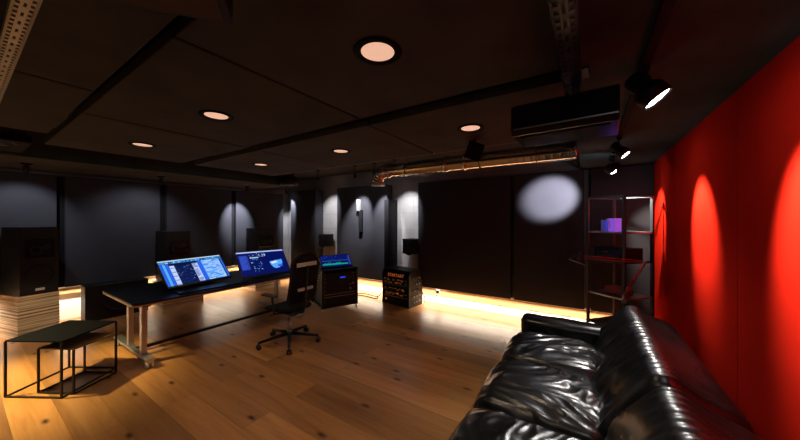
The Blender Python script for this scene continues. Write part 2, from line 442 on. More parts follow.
# ------------------------------------------------------------ track and spotlights
tr = MB().bb((.212, -1.2, ZC-.03), (.248, 4.5, ZC))
tag(tr.build('lighting_track', M['black']), 'black lighting track running along the ceiling beside the red wall', 'track')
def spotlight(name, base, tgt, L, r, label, power, ang, group, stem=.1, col=(1,.95,.97), blend=.35, estr=None, z0=ZC-.03):
    t = thing(name, label, 'spotlight', base, 0, group)
    b = Vector((0,0,0)); piv = Vector((0,0,-stem))
    m = MB().box((0,0,-.012), (.035,.10,.024)).cyl((0,0,-.02), piv, .007, 10)
    m.build('mounting_stem', M['blackm'], t)
    d = (Vector(tgt) - (Vector(base)+piv)).normalized()
    back = piv - d*L*.45; front = piv + d*L*.55
    x = d.cross(Vector((0,0,1))).normalized()
    y = MB()
    pts = [piv + x*(r+.008)*math.cos(a) + Vector((0,0,1))*(.03+0*r)*math.sin(a) for a in [PI*k/8 for k in range(9)]]
    y.tube(pts, .004, 8); y.build('yoke', M['blackm'], t)
    h = MB().lathe(back, d, [(0,0),(r*.55,.0),(r*.62,L*.05),(r*.65,L*.45),(r*.98,L*.62),(r,L*.7),(r,L),(r*.9,L),(r*.86,L*.93),(0,L*.93)], 28)
    for k in range(5): h.lathe(back, d, [(r*.64,L*(.08+k*.07)),(r*.76,L*(.085+k*.07)),(r*.76,L*(.105+k*.07)),(r*.64,L*(.11+k*.07))], 28)
    h.build('lamp_head', M['blackp'], t)
    MB().lathe(back + d*L*.945, d, [(0,0),(r*.84,0)], 28).build('lens', M['lampw'], t)
    w = Vector(base)+back + d*(L*1.04)
    spot(w, tgt, power, ang, col, blend, r*.7)
    return t
spotlight('ceiling_spotlight', (-4.3, .32, 2.44), (-6.5, .66, .12), .1, .03, 'small dark spotlight in the clutter at the left bulkhead, lighting the big plinth', 170, 24, None, .06, (1,.8,.55), .7, z0=2.4)
G = 'track spotlights beside the red wall'
spotlight('track_spotlight', (.225, 1.86, ZC-.03), (.735, 1.80, 1.62), .17, .066, 'biggest black track spotlight, glowing white face towards the red wall', 270, 52, G, .085, (1,.90,.78), .75)
spotlight('track_spotlight', (.225, 3.28, ZC-.03), (.735, 3.16, 1.66), .15, .05, 'middle black track spotlight under the track, beyond the projector', 250, 49, G, .10, (1,.90,.78), .75)
spotlight('track_spotlight', (.225, 4.44, ZC-.03), (.70, 4.76, 1.66), .15, .05, 'far right black spotlight at the end of the track, lighting the corner', 150, 60, G, .12, (1,.86,.72), .6)
spotlight('track_spotlight', (.225, 3.95, ZC-.03), (-.47, 5.1, 2.0), .15, .05, 'far left black spotlight aimed at the back wall panel, leftmost of the track heads', 900, 34, G, .16, (.95,.9,1), .7)
spotlight('track_spotlight', (.225, 4.2, ZC-.03), (.05, 2.4, .55), .15, .05, 'black track spotlight between the two far heads, facing the sofa', 130, 62, G, .12, (1,.95,.9), .8)
spotlight('track_spotlight', (.225, .2, ZC-.03), (.15, 1.6, .5), .17, .055, 'added unseen track spotlight behind the camera aimed at the sofa', 14, 70, G, .12, (1,.95,.9), .6)  # head added out of view to bring highlights onto the leather
G2 = 'small spotlights washing the far wall'
H2 = ZS
for (x, y, tg, lab, p, an) in (
    (-5.13, 4.5, (-5.44, 5.28, 1.75), 'small black ceiling spotlight above the first lit concrete strip', 150, 58),
    (-4.08, 4.56, (-4.38, 5.08, 1.72), 'small black ceiling spotlight hanging left of the duct elbow', 300, 50),
    (-3.6, 4.6, (-3.70, 5.1, 1.72), 'small black ceiling spotlight hanging directly behind the duct elbow', 260, 46),
    (-3.05, 4.5, (-3.2, 5.28, 1.75), 'small black ceiling spotlight above the second lit concrete strip', 170, 56)):
    spotlight('wall_wash_spotlight', (x, y, H2), tg, .1, .03, lab, p, an, G2, .2, (.98,.95,1), .8)
for (x, y, tg, lab, p, an) in (
    (-6.62, 4.75, (-6.98, 5.28, 1.5), 'small black spotlight hanging past the bulkhead, lighting the corner concrete', 150, 60),
    (-6.5, 3.65, (-7.1, 3.72, 1.7), 'small black spotlight under the bulkhead lighting the far left wall panels', 260, 52),
    (-6.3, 2.0, (-7.1, 1.9, 1.3), 'small black spotlight under the bulkhead between first and second loudspeaker', 32, 110),
    (-6.4, .55, (-7.1, .55, 1.6), 'small black spotlight under the bulkhead above the nearest loudspeaker', 36, 84)):
    spotlight('wall_wash_spotlight', (x, y, ZS if y > 4.15 else ZC), tg, .1, .03, lab, p, an, G2, .4 if y > 4.15 else .07, (.9,.9,1), .7)

# ------------------------------------------------------------ duct
def spiral(pts, r):
    m = MB(); m.tube(pts, r, 28); return m
t = thing('ventilation_duct', 'shiny spiral metal duct with elbow running under the ceiling', 'duct', (-2.56, 3.36, 2.345))
R = .092
pts = []; rads = []
x = .17
n = int((2.48-.17)/.012)
for i in range(n):
    pts.append((x, 0, 0)); rads.append(R + (.0035 if i % 6 == 0 else 0)); x += .012
MB().tube(pts, R, 28, rads=rads).build('duct_pipe', M['chrome'], t)
pts = []; rads = []
for i in range(40):
    a = PI/2*i/39; pts.append((.17-.17*math.sin(a), 0, -.17+.17*math.cos(a))); rads.append(R*1.02 + (.005 if i % 7 < 2 else 0))
MB().tube(pts, R, 28, rads=rads).build('elbow', M['chrome'], t)
for xx in (.2, 1.06, 1.3): MB().lathe((xx,0,0), (1,0,0), [(R,0),(R+.012,.0),(R+.014,.02),(R+.012,.04),(R,.04)], 28).build('clamp_ring', M['chrome'], t)
for xx in (.5, 1.5, 2.1):
    MB().cyl((xx,0,R-.005), (xx,0,ZS-2.345), .005, 8).tube([(xx, (R+.006)*math.cos(a), (R+.006)*math.sin(a)) for a in [2*PI*k/24 for k in range(24)]], .004, 6, closed=True).build('hanger', M['galvd'], t)
MB().cyl((0,0,-.16), (0,0,-.2), R*1.05, 28).build('outlet_collar', M['steel'], t)

# ------------------------------------------------------------ perforated channels
def perf(L, w, h, step):
    m = MB(); n = int(L/step)
    # bottom plate along +X with two rows of square holes and slots between
    a = w/2; t_ = .0025; hw = w*.2
    for (y0, y1) in ((-a, -a+w*.1), (-a+w*.3, -w*.07), (w*.07, a-w*.3), (a-w*.1, a)):
        m.bb((0, y0, 0), (L, y1, t_))
    for i in range(n+1):
        x = i*step
        m.bb((x, -a, 0), (min(L, x+step*.45), -a+w*.32, t_)); m.bb((x, a-w*.32, 0), (min(L, x+step*.45), a, t_))
        if i % 2 == 0: m.bb((x, -w*.08, 0), (min(L, x+step*1.2), w*.08, t_))
    for sy in (-a, a):
        m.bb((0, sy-t_/2, 0), (L, sy+t_/2, h*.3)); m.bb((0, sy-t_/2, h*.75), (L, sy+t_/2, h))
        for i in range(n+1):
            x = i*step; m.bb((x, sy-t_/2, h*.28), (min(L, x+step*.5), sy+t_/2, h*.78))
    return m
t = thing('perforated_steel_channel', 'pale perforated steel channel under the ceiling at the top left corner', 'channel', (-3.9, .135, 2.375))
perf(3.6, .055, .035, .04).build('channel', M['galv'], t)
for xx in (.4, 1.8, 3.2): MB().cyl((xx,0,.03), (xx,0,ZC-2.375), .005, 8).box((xx,0,.032), (.03,.056,.006)).build('hanger', M['galvd'], t)
t = thing('perforated_steel_channel', 'dark perforated steel channel running to the hanging projector', 'channel', (-.07, -.6, 2.34), PI/2)
perf(2.42, .075, .05, .045).build('channel', M['galvd'], t)
for xx in (.3, 1.2, 2.1): MB().cyl((xx,0,.045), (xx,0,ZC-2.34), .005, 8).box((xx,0,.047), (.03,.076,.006)).build('hanger', M['galvd'], t)

# ------------------------------------------------------------ projector
t = thing('ceiling_projector', 'black projector hanging from the ceiling beside the spotlights', 'projector', (-.11, 1.79, 2.10), math.radians(-3))
m = MB()
prof = [(-.165, .03), (-.15, .0), (.14, 0), (.165, .02), (.165, .12), (.13, .165), (-.14, .165), (-.165, .15)]
vs = [(x, y, z) for x in (-.235, .235) for (y, z) in prof]; k = len(prof)
fs = [tuple(range(k)), tuple(range(2*k-1, k-1, -1))] + [(i, k+i, k+(i+1) % k, (i+1) % k) for i in range(k)]
m.add(vs, fs); m.build('casing', M['gloss'], t, bevel=.006)
MB().bb((-.2, -.12, -.006), (.2, .11, .0)).build('underside_panel', M['gloss'], t)
MB().bb((-.22, -.169, .028), (.23, -.164, .034)).build('trim_or_highlight', M['steel'], t)  # highlight on the lower front edge, modelled as a pale strip
MB().lathe((.12, .16, .08), (0,1,0), [(.05,0),(.05,.03),(.04,.035),(.034,.02),(0,.02)]).build('projector_lens', M['gloss'], t)
MB().cyl((.05,0,.16), (.05,0,ZC-2.10), .018, 16).box((.05,0,ZC-2.10-.006), (.12,.12,.012)).box((.05,0,.172), (.16,.14,.014)).build('mounting_pole', M['blackm'], t)
v = MB()
for i in range(12): v.bb((-.237, -.1+i*.016, .05), (-.233, -.092+i*.016, .12))
v.build('vent_grille', M['blackm'], t)

# ------------------------------------------------------------ speakers
def speaker(name, w, d, h, label, group, loc, rz, big=True, cat='loudspeaker'):
    # front faces +X locally
    t = thing(name, label, cat, loc, rz, group)
    MB().bb((-d/2, -w/2, 0), (d/2, w/2, h)).build('cabinet', M['blackp'], t, bevel=.008)
    fx = d/2
    r = w*.36
    MB().lathe((fx, 0, h*.3), (1,0,0), [(r*1.1,0),(r*1.12,.008),(r*1.02,.012),(r*.95,.004),(r*.5,-.02),(r*.25,-.025),(r*.22,-.012),(0,-.006)], 32).build('woofer', M['cone'], t)
    if big:
        MB().bb((fx-.001, -w*.38, h*.54), (fx+.01, w*.38, h*.82)).build('waveguide', M['gloss'], t, bevel=.006)
        MB().lathe((fx+.01, -w*.1, h*.66), (1,0,0), [(r*.5,0),(r*.42,.004),(r*.1,-.008),(0,-.002)], 24).build('midrange', M['cone'], t)
        MB().lathe((fx+.01, w*.18, h*.70), (1,0,0), [(r*.3,0),(r*.26,.004),(r*.08,.0),(0,.004)], 20).build('tweeter', M['blackm'], t)
        MB().bb((fx, -w*.12, h*.055), (fx+.004, w*.12, h*.09)).build('badge', M['dimwhite'], t)
    else:
        MB().lathe((fx, 0, h*.75), (1,0,0), [(r*.6,0),(r*.58,.006),(r*.2,.0),(0,.006)], 20).build('tweeter', M['cone'], t)
    return t
GS = 'large monitor loudspeakers on plywood plinths'; GP = 'layered plywood plinths'
def plinth(x0, x1, y0, y1, h, label, rz=0):
    cx, cy = (x0+x1)/2, (y0+y1)/2; x0 -= cx; x1 -= cx; y0 -= cy; y1 -= cy
    m = MB(); k = 24
    for i in range(k):
        e = random.uniform(0, .004)
        m.bb((x0+e, y0+e, h*i/k), (x1-e, y1-e, h*(i+1)/k-.0012))
    m.bb((x0+.01, y0+.01, 0), (x1-.01, y1-.01, h-.002))
    o = m.build('speaker_plinth', M['ply'], loc=(cx, cy, 0)); o.rotation_euler = (0, 0, rz); tag(o, label, 'plinth', GP)
plinth(-7.03, -6.55, .42, .82, .6, 'tall layered plywood plinth at the left edge behind the nesting tables', math.radians(14.5))
plinth(-7.08, -6.5, 2.09, 2.76, .5, 'layered plywood plinth seen under the desk below the first monitor')
plinth(-7.08, -6.5, 3.84, 4.5, .5, 'layered plywood plinth seen under the desk below the second monitor')
speaker('monitor_loudspeaker', .37, .5, .95, 'big black loudspeaker on the plinth at the left edge', GS, (-6.79, .62, .6), math.radians(14.5))
speaker('monitor_loudspeaker', .4, .5, .94, 'black loudspeaker behind the first computer monitor', GS, (-6.77, 2.34, .5), 0)
speaker('monitor_loudspeaker', .44, .5, .95, 'black loudspeaker behind the second monitor, near the far corner', GS, (-6.77, 4.13, .5), 0)
t = thing('subwoofer', 'low wide black subwoofer on the floor between the first two plinths', 'subwoofer', (-6.9, 1.56, 0))
MB().bb((-.14, -.4, .0), (.14, .4, .58)).build('cabinet', M['blackp'], t, bevel=.006)
MB().lathe((.14, 0, .3), (1,0,0), [(.2,0),(.2,.01),(.185,.014),(.17,.004),(.09,-.03),(.05,-.02),(0,-.012)], 36).build('woofer', M['cone'], t)
MB().bb((.14, .26, .05), (.144, .34, .12)).build('control_plate', M['dimwhite'], t)
# niche speakers
def bracket_speaker(x, y, z, label):
    t = speaker('satellite_speaker', .3, .22, .3, label, 'small speakers in the concrete strips', (x, y, z), -PI/2, False)
    MB().bb((-.13, -.03, .1), (-.11, .03, .2)).bb((-.22, -.015, .13), (-.12, .015, .17)).build('wall_bracket', M['blackm'], t)
    return t
bracket_speaker(-3.03, 5.1, .97, 'small black speaker on the lit concrete behind the orange lettered rack')
bracket_speaker(-5.52, 5.1, 1.0, 'small black speaker on the concrete strip behind the rack screen')
t = thing('column_speaker', 'slim black column speaker with a white top on the lit wall panel', 'speaker', (-4.34, 5.08, 1.38))
MB().bb((-.045, -.06, 0), (.045, 0, .5)).build('column', M['black'], t, bevel=.006)
MB().bb((-.1, -.075, .47), (-.01, 0, .74)).build('white_housing', mat('grey_housing', (.16, .155, .15), .6), t, bevel=.01)
# ceiling speakers
t = thing('ceiling_speaker', 'black boxy ceiling speaker cropped at the top edge', 'speaker', (-.905, .27, 2.25), math.radians(52))
MB().bb((-.15, -.14, 0), (.15, .14, .13)).build('cabinet', M['blackp'], t, bevel=.005)
MB().bb((-.13, -.12, -.004), (.13, .12, .002)).build('baffle', M['brown'], t)
MB().cyl((0,0,.12), (0,0,ZC-2.25), .02, 14).box((0,0,.134), (.14,.1,.01)).build('mounting_pole', M['blackm'], t)
t = thing('ceiling_speaker', 'small black angular speaker hanging in front of the duct', 'speaker', (-.92, 2.72, 2.24), math.radians(25))
a = MB().box((0,0,.07), (.15,.16,.13), rot=(.5, .35, 0)); a.build('cabinet', M['black'], t, bevel=.005)
MB().cyl((0,0,.1), (0,0,ZC-2.24), .012, 12).build('mounting_pole', M['blackm'], t)
# dark equipment on the bulkhead
t = thing('ceiling_bracket', 'dark angular bracket and vent piece at the left bulkhead, below the perforated channel', 'bracket', (-4.6, .25, 2.36))
MB().box((0,0,.02), (.7,.3,.07)).build('housing', M['black'], t, bevel=.01)
MB().lathe((.1,-.02,-.012), (0,0,-1), [(.05,0),(.055,.012),(.045,.015),(.03,.004),(0,.004)]).build('nozzle', M['galvd'], t)
for xx in (-.2, .2): MB().cyl((xx,0,.05), (xx,0,ZS-2.36), .006, 8).build('hanger', M['galvd'], t)
t = thing('perforated_box', 'round edged black perforated ceiling box near the far corner', 'vent', (-5.27, 3.85, 2.37))
m = MB().lathe((0,0,0), (0,0,1), [(0,0),(.16,0),(.18,.02),(.18,.16),(.16,.18),(0,.18)], 32)
m.build('housing', M['blackm'], t)
m = MB()
for i in range(7):
    for j in range(7):
        x, y = (i-3)*.042, (j-3)*.042
        if x*x+y*y < .02: m.cyl((x,y,-.002), (x,y,.001), .011, 10)
m.build('perforation', M['galvd'], t)
MB().cyl((0,0,.17), (0,0,ZS-2.37), .01, 10).build('hanger', M['galvd'], t)

# ------------------------------------------------------------ desk
t = thing('studio_desk', 'long dark desk on steel column legs with casters, two monitors on it', 'desk', (-4.67, 2.25, 0))
def rounded_rect(x0, y0, x1, y1, r, z0, z1):
    pts = []
    for cx, cy, a0 in ((x1-r, y0+r, -PI/2), (x1-r, y1-r, 0), (x0+r, y1-r, PI/2), (x0+r, y0+r, PI)):
        for k in range(7): a = a0+PI/2*k/6; pts.append((cx+r*math.cos(a), cy+r*math.sin(a)))
    n = len(pts); m = MB()
    m.add([(x, y, z0) for x, y in pts]+[(x, y, z1) for x, y in pts], [tuple(range(n-1,-1,-1)), tuple(range(n, 2*n))]+[(i, (i+1) % n, n+(i+1) % n, n+i) for i in range(n)])
    return m
rounded_rect(-.62, -1.2, .60, 1.22, .07, .725, .745).build('tabletop', M['desk'], t, bevel=.003)
rounded_rect(-.618, -1.198, .598, 1.218, .07, .705, .725).build('tabletop_edge', M['board_y'], t)
for yy in (-1.05, .95):
    MB().bb((-.58, yy-.04, .085), (.60, yy+.04, .115)).build('foot_bar', M['steel'], t, bevel=.004)
    MB().bb((-.5, yy-.035, .672), (.5, yy+.035, .705)).build('support_beam', M['blackm'], t)
    for xx in (-.08, .37): MB().bb((xx-.04, yy-.025, .1), (xx+.03, yy+.025, .69)).build('leg', M['steel'], t, bevel=.004)
    for xx in (-.52, .55):
        c = MB().cyl((xx, yy-.012, .038), (xx, yy-.032, .038), .038, 20).cyl((xx, yy+.012, .038), (xx, yy+.032, .038), .038, 20)
        c.cyl((xx, yy, .038), (xx, yy, .09), .014, 12).box((xx, yy, .07), (.05,.05,.025)).build('caster', M['white'], t)
MB().bb((.1, -1.05, .09), (.14, .95, .125)).build('crossbar', M['blackm'], t)
tag(MB().bb((-4.36, 1.5, .745), (-4.14, 2.35, .762)).build('keyboard', M['desk'], None, bevel=.004), 'long dark keyboard strip along the front edge of the desk', 'keyboard')

def monitor(p_bl, p_br, p_tl, label, painter, group=None):
    bl, br, tl = Vector(p_bl), Vector(p_br), Vector(p_tl)
    X = (br-bl); W = X.length; X.normalize(); Y = (tl-bl); Y = Y - X*Y.dot(X); H = Y.length; Y.normalize(); Z = X.cross(Y)
    base = (bl+br)/2
    t = thing('computer_monitor', label, 'monitor', (base.x, base.y, .745), 0, group)
    mt = Matrix.Translation(Vector((0,0,base.z-.745))) @ Matrix(((X.x,Y.x,Z.x,0),(X.y,Y.y,Z.y,0),(X.z,Y.z,Z.z,0),(0,0,0,1)))
    MB().bb((-W/2, 0, -.02), (W/2, H, 0), mtx=mt).build('monitor_casing', M['blackp'], t, bevel=.004)
    m = MB(); mats = painter(m, W-.03, H-.045, mt @ Matrix.Translation((-(W-.03)/2, .03, .0008)))
    m.build('screen', mats, t)
    # stand
    p = mt @ Vector((0, H*.45, -.02)); q = Vector((p.x-.06, p.y, 0))
    MB().bar(p, q + Vector((0,0,.01)), .06, .025).build('stand_neck', M['blackm'], t)
    MB().box((q.x, q.y, .006), (.2,.28,.012)).build('stand_foot', M['blackm'], t, bevel=.003)
    return t, mt, W, H
def q(m, mt, x0, y0, x1, y1, mi, z=0):
    m.add([(x0,y0,z),(x1,y0,z),(x1,y1,z),(x0,y1,z)], [(0,1,2,3)], mi, False, mt)
def paint1(m, W, H, mt):
    ms = [M[k] for k in ('scrdark','scrblue','scrmid','scrsky','scrpale','scrwhite','scrteal','scrviolet')]
    q(m, mt, 0, 0, W, H, 0)
    z = .0006
    q(m, mt, 0, H*.965, W, H, 5, z)                     # menu bar
    q(m, mt, 0, H*.87, W, H*.96, 6, z)                  # toolbar
    for i in range(30):
        x = random.uniform(.02, .96)*W; q(m, mt, x, H*.885, x+W*.018, H*random.uniform(.91, .95), random.choice([1,3,4,1]), z*2)
    q(m, mt, 0, 0, W*.035, H*.86, 2, z); q(m, mt, W*.04, 0, W*.08, H*.86, 3, z); q(m, mt, W*.085, 0, W*.125, H*.86, 2, z)
    q(m, mt, W*.13, 0, W*.2, H*.78, 4, z)
    for i in range(14): q(m, mt, W*.135, H*(.02+i*.054), W*.195, H*(.035+i*.054), 0 if i % 3 == 0 else 5, z*2)
    for i in range(10): q(m, mt, W*.21, H*(.03+i*.075), W*.47, H*(.033+i*.075), 2, z)
    for i in range(9): x = W*(.22+.028*i); q(m, mt, x, H*.02, x+W*.003, H*.74, 1, z*1.5)
    for i in range(40):
        x = W*random.uniform(.21, .46); y = H*random.uniform(.03, .74); q(m, mt, x, y, x+W*.01, y+H*.014, random.choice([2,4,7]), z*2)
    q(m, mt, W*.47, 0, W*.56, H*.78, 4, z)
    for i in range(16): q(m, mt, W*.475, H*(.02+i*.048), W*random.uniform(.5, .555), H*(.04+i*.048), random.choice([0,1,5,0]), z*2)
    q(m, mt, W*.56, 0, W*.63, H*.86, 2, z)
    q(m, mt, W*.63, 0, W*.95, H*.86, 3, z)
    for i in range(24):
        y = H*(.01+i*.035); x = W*.635
        while x < W*.94:
            w = W*random.uniform(.03, .14); q(m, mt, x, y, min(x+w, W*.945), y+H*.024, random.choice([3,4,4,5,3,6,4]), z*2); x += w+W*.004
    q(m, mt, W*.955, 0, W*.965, H*.86, 0, z); q(m, mt, W*.97, 0, W, H*.86, 2, z)
    return ms
def paint2(m, W, H, mt):
    ms = [M[k] for k in ('scrdark','scrblue','scrmid','scrsky','scrpale','scrwhite','scrteal','scrviolet')]
    q(m, mt, 0, 0, W, H, 1); z = .0006
    q(m, mt, 0, H*.95, W, H, 4, z)
    q(m, mt, W*.03, H*.25, W*.2, H*.85, 7, z)
    for i in range(16):
        q(m, mt, W*.04, H*(.28+i*.035), W*random.uniform(.1, .19), H*(.292+i*.035), 2, z*2)
    for i in range(46):
        x = W*random.uniform(.22, .45); y = H*random.uniform(.15, .9); q(m, mt, x, y, x+W*random.uniform(.006,.03), y+H*.016, random.choice([4,2,5,6,2]), z)
    q(m, mt, W*.24, H*.72, W*.42, H*.75, 5, z); q(m, mt, W*.28, H*.66, W*.4, H*.68, 6, z)
    pts = [(.62,.5),(.66,.53),(.70,.52),(.74,.55),(.80,.55),(.86,.56),(.90,.57),(.90,.42),(.86,.30),(.80,.22),(.72,.20),(.67,.26),(.64,.36)]
    m.add([(x*W, y*H, z) for x, y in pts][::-1], [tuple(range(len(pts)))], 3, False, mt)
    pts = [(.64,.46),(.68,.50),(.74,.51),(.80,.50),(.78,.44),(.72,.42),(.67,.40)]
    m.add([(x*W, y*H, z*2) for x, y in pts][::-1], [tuple(range(len(pts)))], 5, False, mt)
    q(m, mt, W*.78, H*.26, W*.88, H*.36, 2, z*2)
    q(m, mt, 0, 0, W, H*.04, 0, z)
    return ms
monitor((-4.35, 1.45, .795), (-4.50, 2.29, .795), (-4.62, 1.43, 1.125), 'left computer monitor on the desk showing bright blue mixing software', paint1, 'desk monitors')
t, mt, W, H = monitor((-4.29, 2.33, .775), (-4.17, 3.09, .775), (-4.60, 2.37, 1.15), 'right computer monitor on the desk showing dark blue screen with a light blue shape', paint2, 'desk monitors')
text_mesh('1.29', .07, mt @ Matrix.Translation((.0, H*.8, .003)), M['scrpale'], 'screen_digits', t)

# ------------------------------------------------------------ office chair
t = thing('office_chair', 'black office chair on a five star caster base, pulled up at the desk', 'chair', (-3.40, 2.49, 0), math.radians(92))
rot0 = math.radians(-74)
for k in range(5):
    a = math.radians(-129+72*k)
    d = Vector((math.cos(a), math.sin(a), 0))
    m = MB().tube([d*.03+Vector((0,0,.125)), d*.16+Vector((0,0,.11)), d*.385+Vector((0,0,.085))], .02, 10, rads=[.028,.022,.017])
    leg = m.build('leg', M['blackm'], t)
    p = d*.385; s_ = Vector((-d.y, d.x, 0))
    c = MB().cyl(p+s_*.008+Vector((0,0,.03)), p+s_*.028+Vector((0,0,.03)), .03, 18).cyl(p-s_*.008+Vector((0,0,.03)), p-s_*.028+Vector((0,0,.03)), .03, 18).cyl(p+Vector((0,0,.03)), p+Vector((0,0,.09)), .01, 10)
    c.build('caster', M['rubber'], leg)
MB().cyl((0,0,.09), (0,0,.17), .035, 20).cyl((0,0,.16), (0,0,.32), .026, 18).cyl((0,0,.3), (0,0,.42), .015, 16).build('gas_lift', M['steel'], t)
MB().box((0,-.03,.425), (.2,.3,.05)).cyl((.1,.02,.42), (.26,.02,.42), .007, 8).cyl((-.1,.05,.42), (-.26,.05,.42), .007, 8).build('tilt_mechanism', M['blackm'], t, bevel=.01)
# seat: cushioned pad
def rbox(c, half, r, n, fn=None):
    """rounded box grid; fn(u, p, nrm) -> p"""
    vs = []; fs = []; idx = {}
    inner = Vector([max(half[i]-r[i], 0) for i in range(3)])
    def vert(u):
        key = tuple(round(x*n) for x in u)
        if key in idx: return idx[key]
        p = Vector([u[i]*half[i] for i in range(3)])
        cl = Vector([max(-inner[i], min(inner[i], p[i])) for i in range(3)])
        d = Vector([(p[i]-cl[i])/r[i] for i in range(3)])
        L = d.length
        if L > 1e-6:
            mxd = max(abs(x) for x in d)
            d2 = d*(mxd/L)
            pp = cl + Vector([d2[i]*r[i] for i in range(3)]); nr = d.normalized()
        else: pp = p; nr = Vector((0,0,1))
        if fn: pp = fn(Vector(u), pp, nr)
        idx[key] = len(vs); vs.append(pp + Vector(c)); return idx[key]
    for ax in range(3):
        o1, o2 = (ax+1) % 3, (ax+2) % 3
        for sgn in (-1, 1):
            for i in range(n):
                for j in range(n):
                    ps = []
                    for (a, b) in ((i,j),(i+1,j),(i+1,j+1),(i,j+1)):
                        u = [0,0,0]; u[ax] = sgn; u[o1] = -1+2*a/n; u[o2] = -1+2*b/n; ps.append(vert(u))
                    fs.append(tuple(ps) if sgn > 0 else tuple(reversed(ps)))
    return vs, fs
def seatfn(u, p, nr):
    p = p.copy(); p.z += .015*(abs(u.x)**2) - .03*max(0, u.y-.5)**2*2; return p
vs, fs = rbox((0,.02,.475), (.245,.24,.035), (.1,.1,.035), 20, seatfn)
MB().add(vs, fs, 0, True).build('seat', M['mesh'], t)
# back frame and mesh (back is at -Y)
loop = []
W2, Hb, r_ = .22, .66, .17
def bk(x, z):  # curved back
    return Vector((x, -.24 - .10*(z/.66) - .02*math.sin(z/.66*PI) + .35*x*x, .56+z))
pts = []
for k in range(9): a = -PI/2*k/8; pts.append((W2-r_+r_*math.cos(a), r_*.6+r_*.6*math.sin(a)))
pts = []
for (cx, cz, a0, rr) in ((W2-.1, .1, -90, .1), (W2-.17, Hb-.17, 0, .17), (-W2+.17, Hb-.17, 90, .17), (-W2+.1, .1, 180, .1)):
    for k in range(9):
        a = math.radians(a0+90*k/8); pts.append((cx+rr*math.cos(a), cz+rr*math.sin(a)))
# densify
dp = []
for i in range(len(pts)):
    a = pts[i]; b = pts[(i+1) % len(pts)]; L = math.dist(a, b); nseg = max(1, int(L/.04))
    for k in range(nseg): dp.append((a[0]+(b[0]-a[0])*k/nseg, a[1]+(b[1]-a[1])*k/nseg))
MB().tube([bk(*p) for p in dp], .015, 10, closed=True).build('back_frame', M['blackp'], t)
m = MB(); c = bk(0, Hb/2); ring = [bk(*p) for p in dp]
for sc_, off in ((1, 0),):
    vs = []; N = len(dp); K = 8
    for j in range(K+1):
        f = j/K
        for p in dp: vs.append(bk(p[0]*(1-f), Hb/2+(p[1]-Hb/2)*(1-f)))
    fs = [(j*N+i, j*N+(i+1) % N, (j+1)*N+(i+1) % N, (j+1)*N+i) for j in range(K) for i in range(N)]
    m.add(vs, fs, 0, True)
o = m.build('backrest', M['mesh'], t); so = o.modifiers.new('s', 'SOLIDIFY'); so.thickness = .006
MB().bar(bk(-.16,.52)+Vector((0,-.02,0)), bk(.16,.52)+Vector((0,-.02,0)), .012, .05).build('upper_strap', M['dimwhite'], t)
MB().bar(bk(-.12,.2)+Vector((0,-.03,0)), bk(.12,.2)+Vector((0,-.03,0)), .02, .035).build('lumbar_support', M['dimwhite'], t)
MB().tube([(0,-.12,.43), (0,-.26,.45), (0,-.31,.55), bk(0,.2)+Vector((0,-.03,0)), bk(0,.5)+Vector((0,-.02,0))], .018, 10).build('spine', M['blackm'], t)
for sx in (-1, 1):
    a = MB().tube([(sx*.1,-.05,.43), (sx*.27,-.05,.46), (sx*.29,-.05,.6), (sx*.29,-.03,.68)], .014, 10).build('armrest', M['blackm'], t)
    vs, fs = rbox((sx*.29, .02, .69), (.045,.13,.014), (.03,.03,.012), 10)
    MB().add(vs, fs, 0, True).build('arm_pad', M['rubber'], a)

# ------------------------------------------------------------ rack with screen
ang = math.atan2(-.29, .69)  # local y axis along front
t = thing('equipment_rack', 'black rack of studio gear on casters with a screen on top, right of the chair', 'rack', (-4.08, 3.98, 0), math.atan2(-.42, 1.0))
w, d, h = .66, .56, .76
f = MB()
for sx in (-1, 1):
    for sy in (-1, 1): f.bb((sx*d/2-.02, sy*w/2-.02, .07), (sx*d/2+.02, sy*w/2+.02, h))
f.bb((-d/2, -w/2, .07), (d/2, w/2, .1)); f.bb((-d/2-.02, -w/2-.02, h-.02), (d/2+.02, w/2+.02, h))
f.bb((-d/2, w/2-.012, .1), (d/2, w/2, h-.02)); f.bb((-d/2, -w/2, .1), (-d/2+.012, w/2, h-.02))
f.build('rack_frame', M['blackm'], t, bevel=.003)
z = .12
units = [(.12, 0), (.05, 1), (.045, 1), (.09, 2), (.085, 3), (.045, 0), (.09, 4), (.045, 0)]
for k, (uh, kind) in enumerate(units):
    u = MB().bb((-d/2+.05, -w/2+.03, z), (d/2, w/2-.03, z+uh-.004)).build('rack_unit', M['blackp'], t, bevel=.002)
    if kind == 1: MB().bb((d/2, -w/2+.05, z+uh*.4), (d/2+.003, w/2-.05, z+uh*.55)).build('trim_or_highlight', M['steel'], u)
    if kind == 2:
        MB().cyl((d/2, w/2-.13, z+.045), (d/2+.02, w/2-.13, z+.045), .022, 20).build('volume_knob', M['steel'], u)
    if kind == 3:
        MB().bb((d/2, w/2-.16, z+.03), (d/2+.003, w/2-.06, z+.035)).bb((d/2, w/2-.09, z+.045), (d/2+.004, w/2-.06, z+.06)).build('display_marks', M['dimwhite'], u)
    if kind == 4:
        MB().bb((d/2, -.0, z+.03), (d/2+.003, .1, z+.055)).build('display', M['ledblue'], u)
    for sy in (-1, 1):
        MB().cyl((d/2, sy*(w/2-.045), z+uh/2), (d/2+.006, sy*(w/2-.045), z+uh/2), .006, 8).build('rack_screw', M['steel'], u)
    z += uh
for sx in (-1, 1):
    for sy in (-1, 1):
        p = Vector((sx*d/2, sy*w/2, 0))
        MB().cyl(p+Vector((0,-.012,.032)), p+Vector((0,.012,.032)), .032, 18).cyl(p+Vector((0,0,.03)), p+Vector((0,0,.075)), .01, 10).build('caster', M['steel'], t)
